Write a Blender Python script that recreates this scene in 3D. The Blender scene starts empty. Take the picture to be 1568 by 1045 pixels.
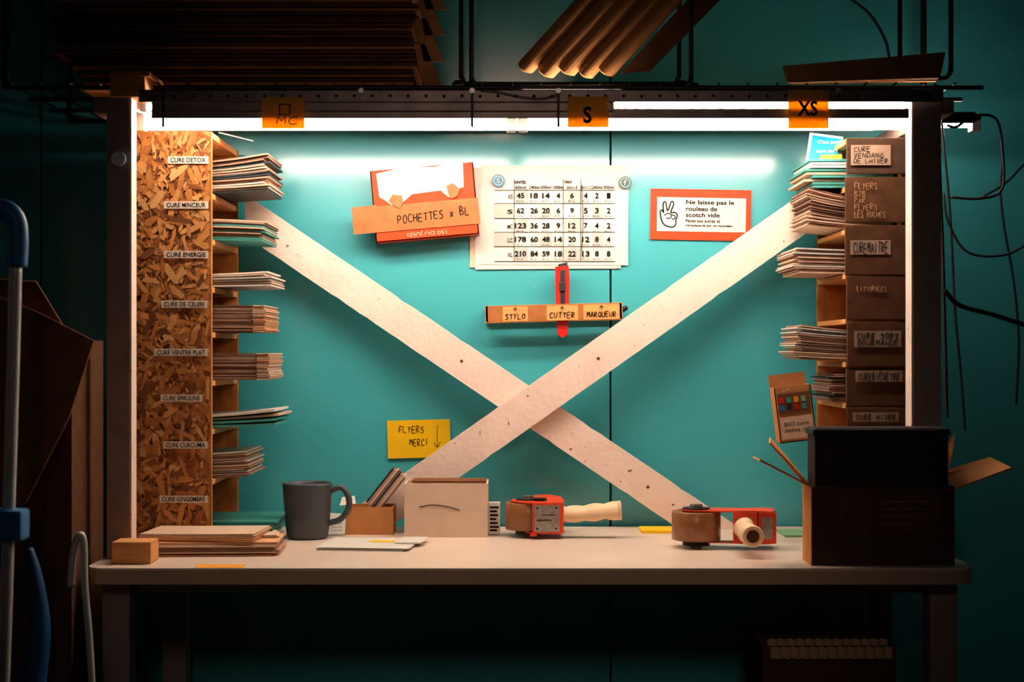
import bpy, bmesh, math, random
from mathutils import Vector, Matrix, Euler
random.seed(7)
K=0.0004332; ZC=1.244; HY=540.0; CX=784.0; DW=3.0
# helpers: image pixels to world at a chosen depth (d = distance from the camera, wall at 3.0 m)
def X(px,d): return (px-CX)*d*K
def Z(py,d): return ZC-(py-HY)*d*K
def Y(d): return d-DW
def W(px,py,d): return Vector((X(px,d),Y(d),Z(py,d)))
TOP=0.90

def lin(c):
    r=[]
    for v in c:
        v/=255.0
        r.append(v/12.92 if v<=0.04045 else ((v+0.055)/1.055)**2.4)
    return (r[0],r[1],r[2],1)
def M(name,col,rough=.6,metal=0,var=.15,scale=25,bump=0.0,bscale=150,spots=None,spec=.4,stretch=(1,1,1),coat=0,trans=0):
    m=bpy.data.materials.new(name); m.use_nodes=True
    nt=m.node_tree; N=nt.nodes; L=nt.links
    b=N['Principled BSDF']; b.inputs['Roughness'].default_value=rough; b.inputs['Metallic'].default_value=metal
    b.inputs['Specular IOR Level'].default_value=spec
    if coat: b.inputs['Coat Weight'].default_value=coat; b.inputs['Coat Roughness'].default_value=.17; b.inputs['Coat IOR'].default_value=1.5
    tc=N.new('ShaderNodeTexCoord'); mp=N.new('ShaderNodeMapping'); mp.inputs['Scale'].default_value=stretch
    L.new(tc.outputs['Object'],mp.inputs['Vector'])
    no=N.new('ShaderNodeTexNoise'); no.inputs['Scale'].default_value=scale; no.inputs['Detail'].default_value=5
    L.new(mp.outputs['Vector'],no.inputs['Vector'])
    cr=N.new('ShaderNodeValToRGB'); c=lin(col)
    cr.color_ramp.elements[0].position=.3; cr.color_ramp.elements[1].position=.7
    cr.color_ramp.elements[0].color=tuple(max(0,v*(1-var)) for v in c[:3])+(1,)
    cr.color_ramp.elements[1].color=tuple(min(1,v*(1+var)) for v in c[:3])+(1,)
    L.new(no.outputs['Fac'],cr.inputs['Fac']); out=cr.outputs['Color']
    if spots:
        n2=N.new('ShaderNodeTexNoise'); n2.inputs['Scale'].default_value=spots[1]; n2.inputs['Detail'].default_value=6
        L.new(mp.outputs['Vector'],n2.inputs['Vector'])
        r2=N.new('ShaderNodeValToRGB'); r2.color_ramp.elements[0].position=spots[2]; r2.color_ramp.elements[1].position=spots[2]+.03
        L.new(n2.outputs['Fac'],r2.inputs['Fac'])
        mx=N.new('ShaderNodeMixRGB'); mx.inputs[2].default_value=lin(spots[0])
        L.new(r2.outputs['Color'],mx.inputs[0]); L.new(out,mx.inputs[1]); out=mx.outputs[0]
    L.new(out,b.inputs['Base Color'])
    if bump:
        n3=N.new('ShaderNodeTexNoise'); n3.inputs['Scale'].default_value=bscale; n3.inputs['Detail'].default_value=4
        L.new(mp.outputs['Vector'],n3.inputs['Vector'])
        bp=N.new('ShaderNodeBump'); bp.inputs['Strength'].default_value=bump; bp.inputs['Distance'].default_value=.002
        L.new(n3.outputs['Fac'],bp.inputs['Height']); L.new(bp.outputs['Normal'],b.inputs['Normal'])
    if trans:
        t=N.new('ShaderNodeBsdfTranslucent'); L.new(out,t.inputs['Color'])
        ms=N.new('ShaderNodeMixShader'); ms.inputs[0].default_value=trans
        L.new(b.outputs[0],ms.inputs[1]); L.new(t.outputs[0],ms.inputs[2]); L.new(ms.outputs[0],N['Material Output'].inputs[0])
    return m
def EM(name,col,s):
    m=bpy.data.materials.new(name); m.use_nodes=True; b=m.node_tree.nodes['Principled BSDF']
    b.inputs['Base Color'].default_value=(.9,.9,.9,1)
    b.inputs['Emission Color'].default_value=lin(col); b.inputs['Emission Strength'].default_value=s
    return m
def VC(name,rough=.65):
    m=bpy.data.materials.new(name); m.use_nodes=True; nt=m.node_tree
    a=nt.nodes.new('ShaderNodeVertexColor'); a.layer_name='Col'
    no=nt.nodes.new('ShaderNodeTexNoise'); no.inputs['Scale'].default_value=220; no.inputs['Detail'].default_value=4
    tc=nt.nodes.new('ShaderNodeTexCoord'); nt.links.new(tc.outputs['Object'],no.inputs['Vector'])
    mx=nt.nodes.new('ShaderNodeMixRGB'); mx.blend_type='MULTIPLY'; mx.inputs[0].default_value=.4
    nt.links.new(a.outputs['Color'],mx.inputs[1]); nt.links.new(no.outputs['Fac'],mx.inputs[2])
    b=nt.nodes['Principled BSDF']; b.inputs['Roughness'].default_value=rough; b.inputs['Specular IOR Level'].default_value=.25
    nt.links.new(mx.outputs[0],b.inputs['Base Color'])
    return m

m_wall=M('teal_panel_paint',(58,160,168),.42,0,.06,4,.02,40,spots=((110,180,180),55,.74),coat=1)
m_wallgap=M('panel_gap_dark',(12,40,45),.8)
m_floor=M('concrete_floor',(60,58,56),.8,0,.25,6,.3,40)
m_white=M('white_paint_wood',(230,204,190),.5,0,.06,14,.6,90,spots=((110,84,68),75,.70))
m_post=M('grey_mauve_post',(150,128,122),.6,0,.12,20,.5,120)
m_table=M('cream_laminate',(222,198,180),.3,0,.05,8,.03,100)
m_tedge=M('table_edge',(190,156,132),.5,0,.08,8)
m_ply=M('raw_pine',(208,144,84),.6,0,.2,18,.2,120,stretch=(1,.25,5),spec=.2)
m_osbb=M('osb_base',(170,104,48),.7,0,.3,60,.3,150,stretch=(1,1,.4),spec=.2)
m_osbd=M('osb_shaded',(120,80,50),.8,0,.4,60,.4,150,spec=.2)
m_flake=VC('osb_flakes')
m_steel=M('galvanised_steel_dark',(100,88,86),.38,.55,.25,30,.1)
m_black=M('black_hole',(8,8,9),.8)
m_blackmetal=M('black_wire',(20,20,22),.5,.3)
m_lab=M('label_paper',(226,206,186),.6,0,.04)
m_ink=M('black_ink',(10,9,10),.7,0,.05,spec=.1)
m_or=M('orange_label_card',(246,180,52),.6,0,.12,60,trans=.42,spec=.2)
m_orn=M('orange_sticker',(232,150,30),.6,0,.12,60,spec=.2)
m_paper=M('white_paper',(206,200,190),.6,0,.03,spec=.2)
m_paperw=M('cream_paper',(206,174,148),.65,0,.08,90,spec=.2)
m_papert=M('tan_paper',(206,150,108),.65,0,.1,spec=.2)
m_pink=M('kraft_pinkish',(170,132,112),.7,0,.12,90,spec=.15)
m_pinkd=M('kraft_pinkish_dark',(120,88,74),.7,0,.12,90,spec=.15)
m_dk=M('dark_flyer',(30,36,40),.5,0,.2)
m_tealp=M('teal_flyer',(60,140,130),.5,0,.2)
m_kraft=M('kraft_cardboard',(184,122,72),.75,0,.1,40,.15,200,spec=.15)
m_kraftd=M('dark_cardboard',(110,70,46),.8,0,.15,40,.15,200,spec=.1)
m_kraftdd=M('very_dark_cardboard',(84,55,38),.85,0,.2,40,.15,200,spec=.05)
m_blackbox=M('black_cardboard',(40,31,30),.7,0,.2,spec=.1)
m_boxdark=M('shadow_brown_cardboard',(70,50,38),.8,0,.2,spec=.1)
m_red=M('orange_red_print',(218,60,18),.5,0,.12,30,spec=.2)
m_redp=M('red_plastic',(196,28,18),.35)
m_orange=M('orange_enamel',(208,62,22),.4,.1,.2,50)
m_tape=M('brown_packing_tape',(132,84,50),.28,0,.12,60,stretch=(1,1,6))
m_tape2=M('brown_tape_strip',(156,96,54),.35,0,.15,40,spec=.25)
m_handle=M('cream_plastic',(228,194,154),.42,0,.04)
m_mug=M('slate_ceramic',(62,66,70),.4,0,.06)
m_yel=M('yellow_sticky',(236,184,10),.6,0,.06,spec=.2)
m_grey=M('pale_grey_cell',(168,166,158),.6,0,.03)
m_blue=M('blue_plastic',(10,104,160),.45,0,.1)
m_blued=M('deep_blue_plastic',(8,60,104),.5,0,.2)
m_pole=M('white_pole',(190,185,180),.4,.2,.06)
m_magA=M('blue_magnet',(20,100,130),.3)
m_magB=M('green_magnet',(25,70,62),.3)
m_dot=M('pale_sticker',(235,250,255),.5)
m_cable=M('black_cable',(14,14,16),.5)
m_fix=M('white_fixture_metal',(210,205,198),.4,.0,.05)
m_glass=EM('lit_tube',(255,236,217),55)
m_metal=M('bright_metal',(150,145,140),.35,.8,.25,120)
m_green=M('green_paper',(120,165,120),.6)

def catmull(pts,n=8):
    P=[Vector(p) for p in pts]; P=[P[0]*2-P[1]]+P+[P[-1]*2-P[-2]]; out=[]
    for i in range(1,len(P)-2):
        for j in range(n):
            t=j/n; a,b,c,d=P[i-1],P[i],P[i+1],P[i+2]
            out.append(.5*((2*b)+(c-a)*t+(2*a-5*b+4*c-d)*t*t+(3*b-a-3*c+d)*t**3))
    out.append(P[-2]); return out
# handwriting strokes on a unit cell
SF={'A':[[(0,0),(.5,1),(1,0)],[(.2,.38),(.85,.4)]],'B':[[(0,0),(0,1),(.6,.95),(.7,.72),(.05,.52),(.75,.4),(.75,.08),(0,0)]],'C':[[(.95,.85),(.55,1),(.08,.75),(.05,.25),(.4,0),(1,.12)]],
'D':[[(0,0),(0,1),(.7,.85),(.9,.4),(.6,.05),(0,0)]],'E':[[(.9,1),(0,1),(0,0),(.9,0)],[(0,.52),(.75,.52)]],'F':[[(.9,1),(0,1),(0,0)],[(0,.52),(.7,.52)]],'G':[[(.95,.85),(.5,1),(.05,.6),(.3,0),(.95,.15),(.95,.45),(.55,.45)]],
'H':[[(0,1),(0,0)],[(.9,1),(.9,0)],[(0,.5),(.9,.52)]],'I':[[(.4,1),(.4,0)]],'L':[[(0,1),(0,0),(.85,.03)]],'M':[[(0,0),(.1,1),(.5,.35),(.9,1),(1,0)]],'N':[[(0,0),(0,1),(.9,0),(.9,1)]],
'O':[[(.5,1),(.08,.7),(.1,.2),(.5,0),(.92,.3),(.88,.8),(.5,1)]],'P':[[(0,0),(0,1),(.7,.92),(.75,.6),(0,.45)]],'Q':[[(.5,1),(.08,.7),(.1,.2),(.5,0),(.92,.3),(.88,.8),(.5,1)],[(.6,.25),(1,-.1)]],
'R':[[(0,0),(0,1),(.7,.92),(.72,.6),(0,.48),(.9,0)]],'S':[[(.9,.9),(.4,1),(.08,.75),(.85,.35),(.6,0),(0,.08)]],'T':[[(0,1),(1,1)],[(.5,1),(.5,0)]],'U':[[(0,1),(.05,.2),(.45,0),(.85,.2),(.9,1)]],
'V':[[(0,1),(.45,0),(.9,1)]],'X':[[(0,1),(.9,0)],[(.9,1),(0,0)]],'x':[[(.1,.6),(.8,0)],[(.8,.6),(.1,0)]],'Y':[[(0,1),(.45,.5)],[(.9,1),(.45,.5),(.35,0)]],'2':[[(0,.8),(.5,1),(.85,.7),(0,0),(.9,.02)]]}

class B:
    def __init__(s,name): s.name=name; s.v=[]; s.f=[]; s.m=[]; s.mats=[]; s.sm=[]; s.col={}
    def mi(s,m):
        if m not in s.mats: s.mats.append(m)
        return s.mats.index(m)
    def add(s,vs,fs,m,smooth=False,mat=None,col=None):
        o=len(s.v)
        for v in vs:
            v=Vector(v); s.v.append(mat@v if mat else v)
        k=s.mi(m)
        for f in fs:
            if col: s.col[len(s.f)]=col
            s.f.append([i+o for i in f]); s.m.append(k); s.sm.append(smooth)
    def box(s,lo,hi,m,bev=0.0,rot=None,mat=None):
        lo=Vector(lo); hi=Vector(hi); c=(lo+hi)/2; e=hi-lo
        bm=bmesh.new(); bmesh.ops.create_cube(bm,size=1)
        for v in bm.verts: v.co=Vector((v.co.x*e.x,v.co.y*e.y,v.co.z*e.z))
        if bev>0: bmesh.ops.bevel(bm,geom=bm.edges[:],offset=min(bev,min(abs(q) for q in e)*.45),segments=2,affect='EDGES',profile=.6)
        T=Matrix.Translation(c)
        if rot: T=T@Euler(rot).to_matrix().to_4x4()
        if mat: T=mat@T
        bm.verts.index_update()
        s.add([v.co.copy() for v in bm.verts],[[v.index for v in f.verts] for f in bm.faces],m,False,T); bm.free()
    def pbox(s,x0,x1,y0,y1,d,dep,m,bev=0.0,rot=None):  # front face from image pixels, placed at distance d
        s.box((X(x0,d),Y(d),Z(y1,d)),(X(x1,d),Y(d)+dep,Z(y0,d)),m,bev,rot)
    def cyl(s,p0,p1,r,m,seg=24,r1=None,cap=True,mat=None):
        p0=Vector(p0); p1=Vector(p1); r1=r if r1 is None else r1
        q=(p1-p0).to_track_quat('Z','Y'); vs=[]
        for p,rr in((p0,r),(p1,r1)):
            for i in range(seg):
                a=2*math.pi*i/seg; vs.append(p+q@Vector((rr*math.cos(a),rr*math.sin(a),0)))
        s.add(vs,[[i,(i+1)%seg,seg+(i+1)%seg,seg+i] for i in range(seg)],m,True,mat)
        if cap: s.add(vs,[list(range(seg))[::-1],list(range(seg,2*seg))],m,False,mat)
    def tube(s,pts,r,m,seg=10,n=8,mat=None,smooth=True,flat=1.0):
        P=catmull(pts,n) if smooth else [Vector(p) for p in pts]
        vs=[];t0=None;nr=None
        for i,p in enumerate(P):
            t=(P[min(i+1,len(P)-1)]-P[max(i-1,0)]).normalized()
            if nr is None: nr=t.orthogonal().normalized()
            else: nr=(nr-t*nr.dot(t)).normalized()
            b=t.cross(nr)
            rr=r(i/(len(P)-1)) if callable(r) else r
            for j in range(seg):
                a=2*math.pi*j/seg; vs.append(p+nr*rr*math.cos(a)+b*rr*math.sin(a)*flat)
        fs=[[i*seg+j,i*seg+(j+1)%seg,(i+1)*seg+(j+1)%seg,(i+1)*seg+j] for i in range(len(P)-1) for j in range(seg)]
        fs+= [list(range(seg))[::-1],[(len(P)-1)*seg+j for j in range(seg)]]
        s.add(vs,fs,m,True,mat)
    def hand(s,t,c,w,h,m,r=.0007,mat=None,ang=0):   # handwritten line of text centred on c
        R=Matrix.Translation(Vector(c))@Matrix.Rotation(ang,4,'Y')
        if mat: R=mat@R
        cw=w/len(t)
        for i,ch in enumerate(t):
            dy=random.uniform(-.08,.08)*h; sc=random.uniform(.88,1.08)
            for st in SF.get(ch,[]):
                s.tube([(-w/2+(i+.1+p[0]*.72+.08*p[1])*cw,0,-h/2+p[1]*h*sc+dy) for p in st],r,m,5,3,mat=R)
    def phand(s,t,x0,x1,y0,y1,d,m,r=.0007,off=.0006):
        s.hand(t,(X((x0+x1)/2,d),Y(d)-off,Z((y0+y1)/2,d)),(x1-x0)*d*K,(y1-y0)*d*K,m,r)
    def lathe(s,prof,m,c,seg=40,mat=None):
        vs=[];n=len(prof)
        for i in range(seg):
            a=2*math.pi*i/seg
            for r,z in prof: vs.append(Vector(c)+Vector((r*math.cos(a),r*math.sin(a),z)))
        fs=[[i*n+j,((i+1)%seg)*n+j,((i+1)%seg)*n+j+1,i*n+j+1] for i in range(seg) for j in range(n-1)]
        s.add(vs,fs,m,True,mat)
    def prism(s,poly,y0,y1,m,mat=None):  # poly in XZ
        n=len(poly); vs=[(p[0],y0,p[1]) for p in poly]+[(p[0],y1,p[1]) for p in poly]
        s.add(vs,[list(range(n)),list(range(n,2*n))[::-1]]+[[i,i+n,(i+1)%n+n,(i+1)%n] for i in range(n)],m,False,mat)
    def prismz(s,poly,z0,z1,m,mat=None):  # poly in XY
        n=len(poly); vs=[(p[0],p[1],z0) for p in poly]+[(p[0],p[1],z1) for p in poly]
        s.add(vs,[list(range(n))[::-1],list(range(n,2*n))]+[[i,(i+1)%n,(i+1)%n+n,i+n] for i in range(n)],m,False,mat)
    def quad(s,pts,th,m):  # thin plate from corners
        P=[Vector(p) for p in pts]; n=(P[1]-P[0]).cross(P[2]-P[0]).normalized()*th*.5
        vs=[p-n for p in P]+[p+n for p in P]; k=len(P)
        s.add(vs,[list(range(k))[::-1],list(range(k,2*k))]+[[i,(i+1)%k,(i+1)%k+k,i+k] for i in range(k)],m)
    def text(s,t,c,w,h,m,ang=0,mat=None,shear=0,bold=0):
        cu=bpy.data.curves.new('t','FONT'); cu.body=t; cu.size=1; cu.shear=shear; cu.offset=bold; cu.resolution_u=3
        ob=bpy.data.objects.new('t',cu); bpy.context.collection.objects.link(ob)
        bpy.context.view_layer.update()
        me=bpy.data.meshes.new_from_object(ob.evaluated_get(bpy.context.evaluated_depsgraph_get()))
        xs=[v.co.x for v in me.vertices]; ys=[v.co.y for v in me.vertices]
        if xs:
            cx=(min(xs)+max(xs))/2; cy=(min(ys)+max(ys))/2; sx=w/max(1e-6,max(xs)-min(xs)) if w else None; sy=h/max(1e-6,max(ys)-min(ys))
            if sx is None: sx=sy
            R=Matrix.Translation(Vector(c))@Matrix.Rotation(ang,4,'Y')
            if mat: R=mat@R
            s.add([Vector(((v.co.x-cx)*sx,0,(v.co.y-cy)*sy)) for v in me.vertices],[list(p.vertices) for p in me.polygons],m,False,R)
        bpy.data.objects.remove(ob); bpy.data.curves.remove(cu); bpy.data.meshes.remove(me)
    def ptext(s,t,x0,x1,y0,y1,d,m,ang=0,off=.0006,**kw):
        s.text(t,(X((x0+x1)/2,d),Y(d)-off,Z((y0+y1)/2,d)),(x1-x0)*d*K if x1>x0 else 0,(y1-y0)*d*K,m,ang,**kw)
    def sheets(s,x0,x1,y0,y1,z0,n,t,mats,jx=.006,jy=.004,bend=0.0,fan=0.0,mat=None):
        for i in range(n):
            m=random.choice(mats)
            ax=x0+random.uniform(-jx,jx)*.3; bx=x1+random.uniform(-jx,jx); ay=y0+random.uniform(-jy,jy); by=y1+random.uniform(-jy,jy)
            zz=z0+i*t; seg=6; vs=[]
            for j in range(seg+1):
                u=j/seg; xx=ax+(bx-ax)*u; dz=bend*u*u+fan*(i/max(1,n-1))*u*u
                for (yy,q) in((ay,0),(by,0),(by,t*.72),(ay,t*.72)): vs.append((xx,yy,zz+q+dz))
            fs=[[j*4+a,j*4+(a+1)%4,(j+1)*4+(a+1)%4,(j+1)*4+a] for j in range(seg) for a in range(4)]+[[3,2,1,0],[seg*4+a for a in range(4)]]
            s.add(vs,fs,m,False,mat)
    def done(s):
        xs=[v.x for v in s.v]; ys=[v.y for v in s.v]; zs=[v.z for v in s.v]
        o=Vector(((min(xs)+max(xs))/2,(min(ys)+max(ys))/2,min(zs)))
        me=bpy.data.meshes.new(s.name); me.from_pydata([v-o for v in s.v],[],s.f)
        for m in s.mats: me.materials.append(m)
        me.polygons.foreach_set('material_index',s.m); me.polygons.foreach_set('use_smooth',s.sm)
        if s.col:
            ca=me.color_attributes.new('Col','FLOAT_COLOR','CORNER')
            for p in me.polygons:
                c=s.col.get(p.index,(.3,.15,.06,1))
                for li in p.loop_indices: ca.data[li].color=c
        me.update(); ob=bpy.data.objects.new(s.name,me); ob.location=o
        bpy.context.collection.objects.link(ob); return ob

# ---------------- room ----------------
b=B('wall_back'); seam=X(935,3.0); pw=1.134
xs=[seam+pw*i for i in range(-3,4)]
for a,c in zip(xs[:-1],xs[1:]): b.box((a+.0018,0,0),(c-.0018,.05,3.2),m_wall,.0015)
b.box((xs[0],.012,0),(xs[-1],.06,3.2),m_wallgap); b.done()
b=B('floor'); b.box((xs[0],-4,-.05),(xs[-1],.06,0),m_floor); b.done()

# ---------------- packing table ----------------
b=B('packing_table')
tx0,tx1=-.682,.742; ty0,ty1=Y(2.40),Y(2.975); r=.035
poly=[]
for cx,cy,a0 in((tx0+r,ty0+r,180),(tx1-r,ty0+r,270),(tx1-r,ty1-r,0),(tx0+r,ty1-r,90)):
    for i in range(7):
        a=math.radians(a0+i*15); poly.append((cx+r*math.cos(a),cy+r*math.sin(a)))
b.prismz(poly,TOP-.004,TOP,m_table); b.prismz([(p[0]*.9985,p[1]) for p in poly],TOP-.026,TOP-.004,m_tedge)
b.box((tx0+.03,ty0+.10,TOP-.055),(tx1-.03,ty0+.12,TOP-.026),m_post,.002)
b.box((tx0+.03,ty1-.05,TOP-.075),(tx1-.03,ty1-.03,TOP-.026),m_post,.002)
for lx in(tx0+.012,tx1-.06):
    for ly in(ty0+.06,ty1-.09): b.box((lx,ly,0),(lx+.046,ly+.046,TOP-.026),m_post,.003)
b.box((tx0+.02,ty0+.36,.2),(tx1-.02,ty0+.385,.24),m_post,.003)
b.box((X(303,2.43),Y(2.405),TOP),(X(376,2.43),Y(2.44),TOP+.0006),m_orn)
b.done()

# ---------------- white timber posts + X brace ----------------
b=B('timber_frame')
PH=1.668
b.box((-.674,Y(2.505),TOP),(-.634,Y(2.54),PH),m_post,.002)
b.box((.667,Y(2.51),TOP),(.715,Y(2.55),PH),m_post,.002)
b.box((-.634,Y(2.506),TOP),(-.6325,Y(2.539),PH),m_white)  # white skins paint the lit inner sides of both posts into the colour
b.box((.6655,Y(2.511),TOP),(.667,Y(2.549),PH),m_white)
b.box((-.698,Y(2.51),PH-.025),(-.674,0,PH),m_post,.002)
b.box((.715,Y(2.515),PH-.025),(.738,0,PH),m_post,.002)
b.cyl((X(181,2.5),Y(2.5),Z(243,2.5)),(X(181,2.5),Y(2.506),Z(243,2.5)),.012,m_dot)
b.done()
def brace(name,c,slope,xa,sgn,ya,yb):
    d=2.93; k=slope; hw=.034*math.sqrt(1+k*k)
    cx,cz=X(c[0],d),Z(c[1],d)
    zb=TOP+.0005
    xu=cx+(cz+hw-zb)/k; xl=cx+(cz-hw-zb)/k
    up=lambda x: cz-k*(x-cx)+hw
    lo=lambda x: cz-k*(x-cx)-hw
    top=[];bot=[];n=60
    for i in range(n+1):
        t=i/n; x=xa+(xu-xa)*t; e=random.uniform(0,.0006)+(random.random()<.06)*random.uniform(.0008,.002); top.append((x,up(x)-(e if 0<i<n else 0)))
        x=xa+(xl-xa)*t; e=random.uniform(0,.0006)+(random.random()<.06)*random.uniform(.0008,.002); bot.append((x,lo(x)+(e if 0<i<n else 0)))
    q=B(name); N_=n+1
    vs=[]
    for y in(ya,yb):
        vs+=[(p[0],y,p[1]) for p in top]+[(p[0],y,p[1]) for p in bot]
    fs=[]
    for i in range(n):
        fs.append([i,i+1,N_+i+1,N_+i]); o=2*N_
        fs.append([o+i,o+N_+i,o+N_+i+1,o+i+1])
        fs.append([i,o+i,o+i+1,i+1]); fs.append([N_+i,N_+i+1,o+N_+i+1,o+N_+i])
    o=2*N_; fs+=[[0,N_,o+N_,o],[n,o+n,o+N_+n,N_+n]]
    q.add(vs,fs,m_white)
    for t in(.04,.5,.93):
        x=xa+(xl-xa)*t; z=cz-k*(x-cx)
        q.cyl((x,ya-.0008,z),(x,ya+.001,z),.003,m_kraftdd,12)
    q.done()
brace('diagonal_brace',(808,622),.676,X(374,2.93),1,-.062,-.042)
brace('diagonal_brace',(812,622),-.705,X(1240,2.93),-1,-.083,-.063)

# ---------------- steel beam with hanging size labels ----------------
b=B('perforated_steel_beam'); d=2.495
b.pbox(212,1445,137,156,d,.003,m_steel,.001)
b.box((X(212,d),Y(d),Z(137,d)-.003),(X(1445,d),Y(d)+.03,Z(137,d)),m_steel,.001)
b.pbox(232,1392,166,181,d+.012,.003,m_steel,.001)
b.pbox(232,940,154,170,d+.006,.003,m_steel,.001)
x=240
while x<1430:
    p=W(x,147+random.uniform(-.5,.5),d); b.cyl(p+Vector((0,-.0006,0)),p+Vector((0,.0005,0)),.0028,m_black,12)
    x+=27.5
for x in(553,723,855,1283): 
    b.cyl(W(x,139,d)-Vector((0,.003,0)),W(x,139,d)+Vector((0,.004,0)),.0045,m_metal,12)
for x in(250,723,855):
    b.box((X(x,d)-.0022,Y(d)-.002,Z(181+14,d)),(X(x,d)+.0022,Y(d)-.0005,Z(140,d)),m_blackmetal)
b.done()
for nm,x0,x1,y0,y1 in(('MC',401,466,149,197),('S',869,932,148,195),('XS',1207,1269,138,197)):
    b=B('size_label_card'); dd=2.4938
    b.pbox(x0,x1,y0,y1,dd,.0006,m_or)
    if nm=='MC':
        b.phand('MC',422,458,179,190,dd,m_ink,.0009)
        for q in((428,444,159,160.5),(428,444,175,176.5),(427,428.8,159,176),(443,444.8,159,176)): b.pbox(*q,dd-.0006,.0005,m_ink)
    elif nm=='S': b.ptext('S',893,906,163,189,dd,m_ink,bold=.03)
    else: b.ptext('XS',1221,1252,154,178,dd,m_ink,bold=.03)
    b.done()

# ---------------- fluorescent fixtures ----------------
b=B('fluorescent_light_fixture'); dt=2.72; zt=Z(190,dt)
b.box((X(215,dt),Y(2.66),zt+.017),(X(1392,dt),Y(2.79),zt+.034),m_fix,.002)
b.box((X(215,dt),Y(2.786),zt-.002),(X(1350,dt),Y(2.79),zt+.018),m_fix)  # unseen back lip, added to block light going up the wall
for a,c in((222,778),(806,1400)):
    b.cyl((X(a,dt),Y(dt),zt),(X(c,dt),Y(dt),zt),.0105,m_glass,16)
b.cyl((X(1400,dt),Y(dt),zt),(X(1488,dt),Y(dt),zt),.0065,m_glass,16)
for x in(217,783,801,1492):
    b.box((X(x,dt)-.008,Y(dt)-.014,zt-.014),(X(x,dt)+.008,Y(dt)+.014,zt+.018),m_fix,.002)
for x in(742,762,812,826): b.cyl((X(x,dt),Y(2.659),zt+.024),(X(x,dt),Y(2.661),zt+.024),.003,m_black,10)
b.done()
b=B('fluorescent_light_fixture'); dt=2.58; zt=Z(161,dt)
for a,c in((226,640),(655,930),(942,1384)):
    b.cyl((X(a,dt),Y(dt),zt),(X(c,dt),Y(dt),zt),.008,m_glass,16)
for x in(221,647,936,1389): b.box((X(x,dt)-.006,Y(dt)-.011,zt-.011),(X(x,dt)+.006,Y(dt)+.011,zt+.015),m_fix,.002)
b.box((X(218,dt),Y(2.545),zt+.013),(X(800,dt),Y(2.62),zt+.018),m_fix)  # caps over these tubes added to block upward light
b.box((X(950,dt),Y(2.545),zt+.013),(X(1392,dt),Y(2.62),zt+.018),m_fix)
b.box((X(800,dt),Y(2.590),zt+.013),(X(950,dt),Y(2.62),zt+.018),m_fix)  # narrower cap, shaped to let light up to the folded cartons
b.box((X(218,dt),Y(2.617),zt-.006),(X(1392,dt),Y(2.62),zt+.013),m_fix)  # unseen back lip added to keep light off the upper wall
b.done()

# ---------------- OSB flyer rack (left) ----------------
def clip(poly,x0,x1,z0,z1):
    def cl(P,f,inter):
        o=[]
        for i in range(len(P)):
            a,c=P[i-1],P[i]
            if f(c):
                if not f(a): o.append(inter(a,c))
                o.append(c)
            elif f(a): o.append(inter(a,c))
        return o
    def ix(v): return lambda a,c:(v,a[1]+(c[1]-a[1])*(v-a[0])/(c[0]-a[0]))
    def iz(v): return lambda a,c:(a[0]+(c[0]-a[0])*(v-a[1])/(c[1]-a[1]),v)
    for f,i in((lambda p:p[0]>=x0,ix(x0)),(lambda p:p[0]<=x1,ix(x1)),(lambda p:p[1]>=z0,iz(z0)),(lambda p:p[1]<=z1,iz(z1))):
        if not poly: return poly
        poly=cl(poly,f,i)
    return poly
def flakes(q,x0,x1,z0,z1,y,n,cols):
    for i in range(n):
        big=random.random()<.35
        cx=random.uniform(x0,x1); cz=random.uniform(z0,z1); a=random.gauss(math.pi/2,.9)
        L=(random.uniform(.02,.05) if big else random.uniform(.006,.022))/2; w=(random.uniform(.006,.014) if big else random.uniform(.0015,.006))/2
        ca,sa=math.cos(a),math.sin(a); R=random.uniform
        P=[(-L,-w*R(.1,1)),(-L*R(.5,.8),-w),(0,-w*R(.8,1.1)),(L*R(.5,.8),-w*.9),(L,w*R(-.4,.6)),(L*R(.3,.6),w),(0,w*R(.7,1.1)),(-L*.8,w*R(.4,.9))]
        P=[(cx+p[0]*ca-p[1]*sa,cz+p[0]*sa+p[1]*ca) for p in P]
        P=clip(P,x0,x1,z0,z1)
        if len(P)<3: continue
        c=random.choice(cols); v=random.uniform(.8,1.15)
        yy=y-(i+1)*2.2e-6
        q.add([(p[0],yy,p[1]) for p in P],[list(range(len(P)))],m_flake,False,None,(c[0]*v,c[1]*v,c[2]*v,1))
osbc=[lin(c) for c in((230,154,84),(212,136,68),(194,118,54),(226,160,96),(172,100,46),(206,130,64),(146,84,40),(236,172,106),(200,124,60),(216,144,78),(124,72,36))]
RX=-.540; RL=-.700; RD0,RD1=2.70,2.965; RT=1.640
lev=[297,367,440,509,583,657,734]
b=B('osb_flyer_rack')
b.box((RL,Y(RD0),TOP),(RX,Y(RD0)+.012,RT),m_osbb)
flakes(b,RL,RX,TOP,RT,Y(RD0),4200,osbc)
b.box((RL,Y(RD0)+.012,TOP),(RL+.012,Y(RD1),RT),m_osbb)
b.box((RL,Y(RD1)-.01,TOP),(RX+.002,Y(RD1),RT),m_osbb)
b.box((RL,Y(RD0)+.012,RT-.011),(RX+.001,Y(RD1),RT),m_ply,.001)
flz=[]
for y in lev:
    z=Z(y,2.72); flz.append(z)
    b.box((RL+.012,Y(RD0)+.012,z-.010),(RX+.001,Y(RD1)-.01,z),m_ply,.001)
b.box((RL+.012,Y(RD0)+.012,TOP),(RX,Y(RD1)-.01,TOP+.009),m_ply)
flz.append(TOP+.009)
b.box((RX-.0004,Y(RD0)-.0002,TOP),(RX+.0012,Y(RD0)+.0125,RT),m_osbb)
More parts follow.
